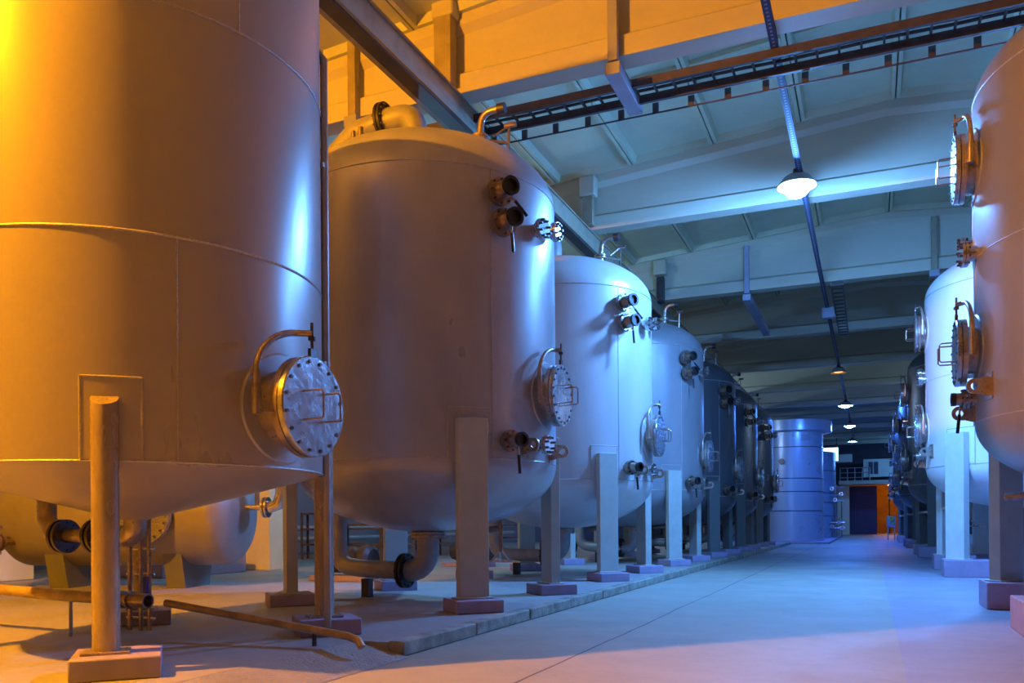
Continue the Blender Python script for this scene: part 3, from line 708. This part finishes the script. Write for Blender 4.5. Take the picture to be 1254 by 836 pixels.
# ------------------------------------------------------------------ horizontal vessel behind the cone tank
M_vessel = mat('vessel_grey_shaded', (.27, .26, .26), .38, .15, .1, 1.5)  # grey darkened in place of the shadow falling on this vessel
def vessel():
    # axis along the camera's right direction
    c = Vector((-11.6, 10.62, 0)); rz = R(17)
    t = thing('horizontal_tank', (c.x, c.y, .12), 'horizontal tank on saddles behind the cone-bottomed tank', 'tank', None, rz)
    r_ = .86; zc = 1.22; hl = 1.7
    p = [(max(.001, r_ * math.sin(a)), -hl - .42 * math.cos(a)) for a in [PI / 2 * k / 12 for k in range(13)]] + [(r_, 0)] + [(max(.001, r_ * math.cos(a)), hl + .42 * math.sin(a)) for a in [PI / 2 * k / 12 for k in range(13)]]
    MB().lathe(p, c=(0, 0, zc), A=AX, seg=64).build('shell', M_vessel, t)
    for x in (-1.0, 1.05):
        mb = MB(); n = 12; vs = []
        for yy, zz in [(-.42, 0), (.42, 0)] + [(.85 * math.cos(R(a)), zc + .85 * math.sin(R(a))) for a in range(-48, -133, -12)]: vs += [(x - .16, yy, zz), (x + .16, yy, zz)]
        k = len(vs) // 2
        fs = [tuple(range(0, 2 * k, 2)), tuple(range(2 * k - 1, 0, -2))] + [(2 * i, 2 * i + 1, (2 * i + 3) % (2 * k), (2 * i + 2) % (2 * k)) for i in range(k)]
        mb.put(vs, fs); mb.build('saddle', M_leg_dim, t)
    # manhole facing the viewer
    fl = Matrix.Translation((.78, -r_ + .05, zc - .02)) @ Matrix.Rotation(R(-90), 4, 'Z')
    mb = MB(fl); mb.lathe([(.36, -.1), (.36, .16)], A=AX, seg=40); mb.ring((.15, 0, 0), .3, .47, .05, AX, 40); o = mb.build('manhole', M_neck, t)
    mb = MB(fl); mb.lathe([(.001, .22), (.47, .22), (.47, .18), (.001, .18)], A=AX, seg=40); mb.build('cover', M_cover, o)
    mb = MB(fl); mb.bolts((.2, 0, 0), .42, 20, .018, .12, AX); mb.build('bolt_ring', M_bolt, o)
    for yy in (-.12, .16):
        mb = MB(fl); mb.tube([(.21, yy, .13), (.34, yy, .13), (.34, yy, -.13), (.21, yy, -.13)], .012, 8); mb.build('handle', M_valve, o)
    mb = MB(); mb.cyl((-hl + .1, -.7, .78), (-hl + .1, -1.15, .78), .06, 12); mb.ring((-hl + .1, -1.05, .78), .05, .14, .04, AY); mb.ring((-hl + .1, -1.15, .78), .05, .14, .04, AY); mb.cyl((-hl + .1, -1.1, .78), (-hl + .1, -1.1, 1.0), .03, 8); mb.cyl((-hl - .9, -1.25, .62), (-hl + .25, -1.2, .62), .03, 8); mb.box((-hl + .1, -1.1, 1.02), (.16, .10, .05)); mb.build('end_valve', M_valve, t)
    mb = MB(); mb.cyl((hl + .35, -.1, zc + .1), (hl + .75, -.1, zc + .1), .05, 12); mb.tube([(hl + .8, -.1, zc + .1), (hl + .95, -.1, zc + .14), (hl + 1.02, -.1, zc + .32), (hl + 1.02, -.1, zc + 1.6)], .10, 14)
    o = mb.build('side_pipe', M_chrome, t)
    mb = MB(); mb.ring((hl + .78, -.1, zc + .1), .05, .17, .03, AX); mb.ring((hl + .73, -.1, zc + .1), .05, .17, .03, AX); mb.cyl((hl + .6, -.1, zc + .1), (hl + .6, -.1, zc + .35), .04, 8); mb.build('pipe_flange', M_chrome, o)
vessel()
# cream columns of the left aisle
for k, (x, y, lab) in enumerate(((-12.9, 15.75, 'cream square column between round leg and horizontal tank'), (-15.4, 11.1, 'orange lit square column at far left edge behind the horizontal tank'), (-13.2, 27.9, 'pale column far behind the left row'),)):
    t = MB().box((0, 0, 3.54), (.72, .72, 7.08)).build('column', M_col, None, .02); t.location = (x, y, .12); tag(t, lab, 'column')

# racks and tables at the back of the left bay
def rack(x, y, w_, h, d_, rz, label, shelves=2):
    t = thing('pipe_rack', (x, y, .12), label, 'rack', None, rz)
    for sx in (-1, 1):
        for sy in (-1, 1): MB().box((sx * w_ / 2, sy * d_ / 2, h / 2), (.06, .06, h)).build('upright', M_dark, t)
    for k in range(shelves):
        z = h - .03 - k * h / max(1, shelves); MB().box((0, 0, z), (w_ + .06, d_ + .06, .05)).build('shelf', M_dark, t)
    return t
rack(-11.2, 17.2, 1.0, 1.05, .5, R(15), 'low black table frame left of the first grey tank pipe', 2)
rack(-12.2, 24.5, 1.6, 1.3, .6, R(15), 'black open frame seen between the legs under the grey tank', 3)
rack(-14.2, 21.6, 3.4, 1.4, .6, R(20), 'dark shelving behind the cream column', 3)
rack(-14.0, 31.0, 3.0, 1.5, .6, R(20), 'dark rack deep under the third tank', 3)
t = thing('pipe_run', (-17.0, 24, .7), 'pair of long blue lit pipes along back wall of left bay', 'pipes')
for z in (0, .35): MB().cyl((0, -9, z), (0, 16, z), .09, 12).build('pipe', M_pipe, t)
for y in (-6, 0, 6, 12): MB().box((0, y, -.1), (.12, .12, .95)).build('support', M_dark, t)
t = MB().box((0, 0, .22), (1.4, 2.4, .44)).build('service_block', M_plinth, None, .02); t.location = (-13.4, 13.6, .12); tag(t, 'low blue masonry block behind the horizontal tank', 'block')

# pumps under the left row seen between the legs
def pump(x, y, label):
    t = thing('pump', (x, y, .12), label, 'pump')
    MB().lathe([(.001, -.42), (.2, -.42), (.24, -.3), (.24, .25), (.16, .34), (.001, .36)], c=(0, 0, .38), A=AX, seg=28).build('motor', M_dark, t)
    MB().box((0, 0, .05), (1.2, .5, .10)).build('base', M_plinth, t, .01)
    MB().lathe([(.001, 0), (.26, 0), (.28, .06), (.28, .16), (.2, .22), (.001, .22)], c=(.42, 0, .38), A=AX, seg=28).build('volute', M_dark, t)
pump(-8.9, 18.2, 'dark pump set behind the legs of the pale blue tank')
pump(-8.7, 23.7, 'dark pump set behind the legs of the mid blue tank')
pump(-8.9, 13.0, 'dark pump set behind the legs of the grey tank')

# ------------------------------------------------------------------ far end: balcony, doors, machine
t = thing('balcony', (0, 76.5, 4.35), 'lit steel balcony with cabin above the far doorway', 'balcony')
MB().box((.4, 0, 0), (5.6, 3.2, .30)).build('platform', M_beam, t)
cab = MB().box((1.45, -.2, 1.15), (3.9, 2.4, 1.45)).build('cabin', M_col, t)
for x in (.25, 2.5):
    fr = MB().box((x, -1.42, 1.15), (.95, .05, 1.2)).build('window', M_col, cab)
    for dx in (-.2, .2): MB().box((x + dx, -1.46, 1.15), (.32, .03, 1.0)).build('pane', M_walld, fr)
mb = MB()
for z in (.4, .8, 1.2): mb.cyl((-2.3, -1.5, z), (.0, -1.5, z), .03, 8)
for k in range(5): mb.cyl((-2.3 + .57 * k, -1.5, .1), (-2.3 + .57 * k, -1.5, 1.2), .03, 8)
mb.build('railing', M_pipe, t)
t = MB().box((0, 0, 0), (1.3, .6, .65)).build('air_unit', M_col, None, .03); t.location = (-2.0, 74.9, 6.35); tag(t, 'small white air unit above the balcony railing', 'air unit')
t = MB().box((0, 0, 2.1), (1.1, .5, 4.2)).build('column', M_col, None, .02); t.location = (-2.2, 77.6, 0); tag(t, 'cream pier left of the far doorway', 'column')
# sliding door leaf and the orange lit yard behind
M_curt = mat('dark_blue_curtain', (.05, .05, .16), .6)
t = MB().box((0, 0, 2.1), (2.3, .12, 4.2)).build('door_1', M_curt); t.location = (-.62, yw - .35, 0); tag(t, kind='structure')
M_rust = mat('yard_wall_ochre', (.55, .30, .08), .7, 0, .2, .6)
wall('wall_yard', (0, 89.5, 3), (20, .3, 6), M_rust)
t = thing('yard_lamp', (1.95, 76.2, 3.85), 'tiny orange lamp beside far doorway', 'lamp'); MB().lathe([(.001, -.12), (.12, -.06), (.15, 0), (.1, .08), (.001, .1)], seg=16).build('glass', emis('orange_lamp_small', AMBER, 25), t)
MB().cyl((0, 0, .05), (0, 0, .35), .03, 8).build('stem', M_dark, t)
t = thing('yard_lamp', (1.6, 84.5, 4.6), 'sodium lamp lighting the yard beyond the doorway', 'lamp'); MB().lathe([(.001, -.2), (.2, -.1), (.22, 0), (.1, .12), (.001, .15)], seg=16).build('glass', emis('orange_lamp_yard', ORANGE, 170), t); MB().cyl((0, .3, -4.6), (0, .3, .1), .05, 8).build('pole', M_dark, t); MB().bar((0, .3, .1), (0, 0, .1), .05, .05).build('arm', M_dark, t)
t = thing('machine', (1.15, 55.5, 0), 'small pale machine with yellow parts at end of right row', 'machine')
MB().box((0, 0, 1.1), (.5, .5, .7)).build('casing', M_pipe, t, .03)
for sx in (-.18, .18): MB().box((sx, 0, .4), (.07, .4, .8)).build('leg', M_pipe, t)
M_yel = mat('yellow_enamel', (.7, .6, .05), .4); MB().ring((0, -.3, 1.3), .05, .14, .05, AY, 16).build('handwheel', M_yel, t); MB().box((.1, -.28, 1.0), (.12, .06, .12)).build('control', M_yel, t)
# white light panel right of the silos
t = thing('light_panel', (-2.72, 65.25, 6.0), 'small white rectangular lit panel right of the silo rim', 'panel'); MB().box((0, 0, 0), (1.2, .1, .95)).build('diffuser', emis('panel_light', (.45, .7, 1.0), 2.2), t); MB().box((0, .08, 0), (1.3, .06, 1.05)).build('frame', M_dark, t)
for x in (-.5, .5): MB().cyl((x, .08, .5), (x, .08, 1.21), .03, 8).build('hanger', M_dark, t)

# ------------------------------------------------------------------ lamps outside the frame (hall bays; those by the balcony and behind the camera are added)
lamp(-7.6, 1.3, 7.15, ORANGE, L_ORANGE, .085, 'sodium lamp in the left bay beside the cone-bottomed tank', ztopc=7.9)
lamp(-9.4, 17.4, 6.3, (.26, .55, .85), L_BACK, .2, 'blue lamp over the left bay behind the tank row', ztopc=7.1)
lamp(-9.6, 37.0, 6.4, (.34, .54, .85), 330, .2, 'pale lamp over the left bay deep in the hall', ztopc=7.5)
lamp(8.2, 38.0, 6.4, (.34, .54, .85), 330, .2, 'pale lamp over the right bay deep in the hall', ztopc=7.5)
lamp(5.6, 70.0, 6.4, WHITEBLUE, 420, .2, 'added blue light right of the balcony', ztopc=7.5)  # unseen lamp added to brighten the cabin and pier
lamp(2.3, 15.9, 6.5, WHITEBLUE, L_RIGHT, .2, 'blue lamp over the right row hidden behind the tank at right edge', ztopc=7.5, shade=.3)
lamp(-1.05, -3.0, 6.5, (.40, .60, .70), L_FILL, .2, 'added pale fill light over the aisle behind the viewpoint', ztopc=7.1)  # unseen lamp added as weak general fill
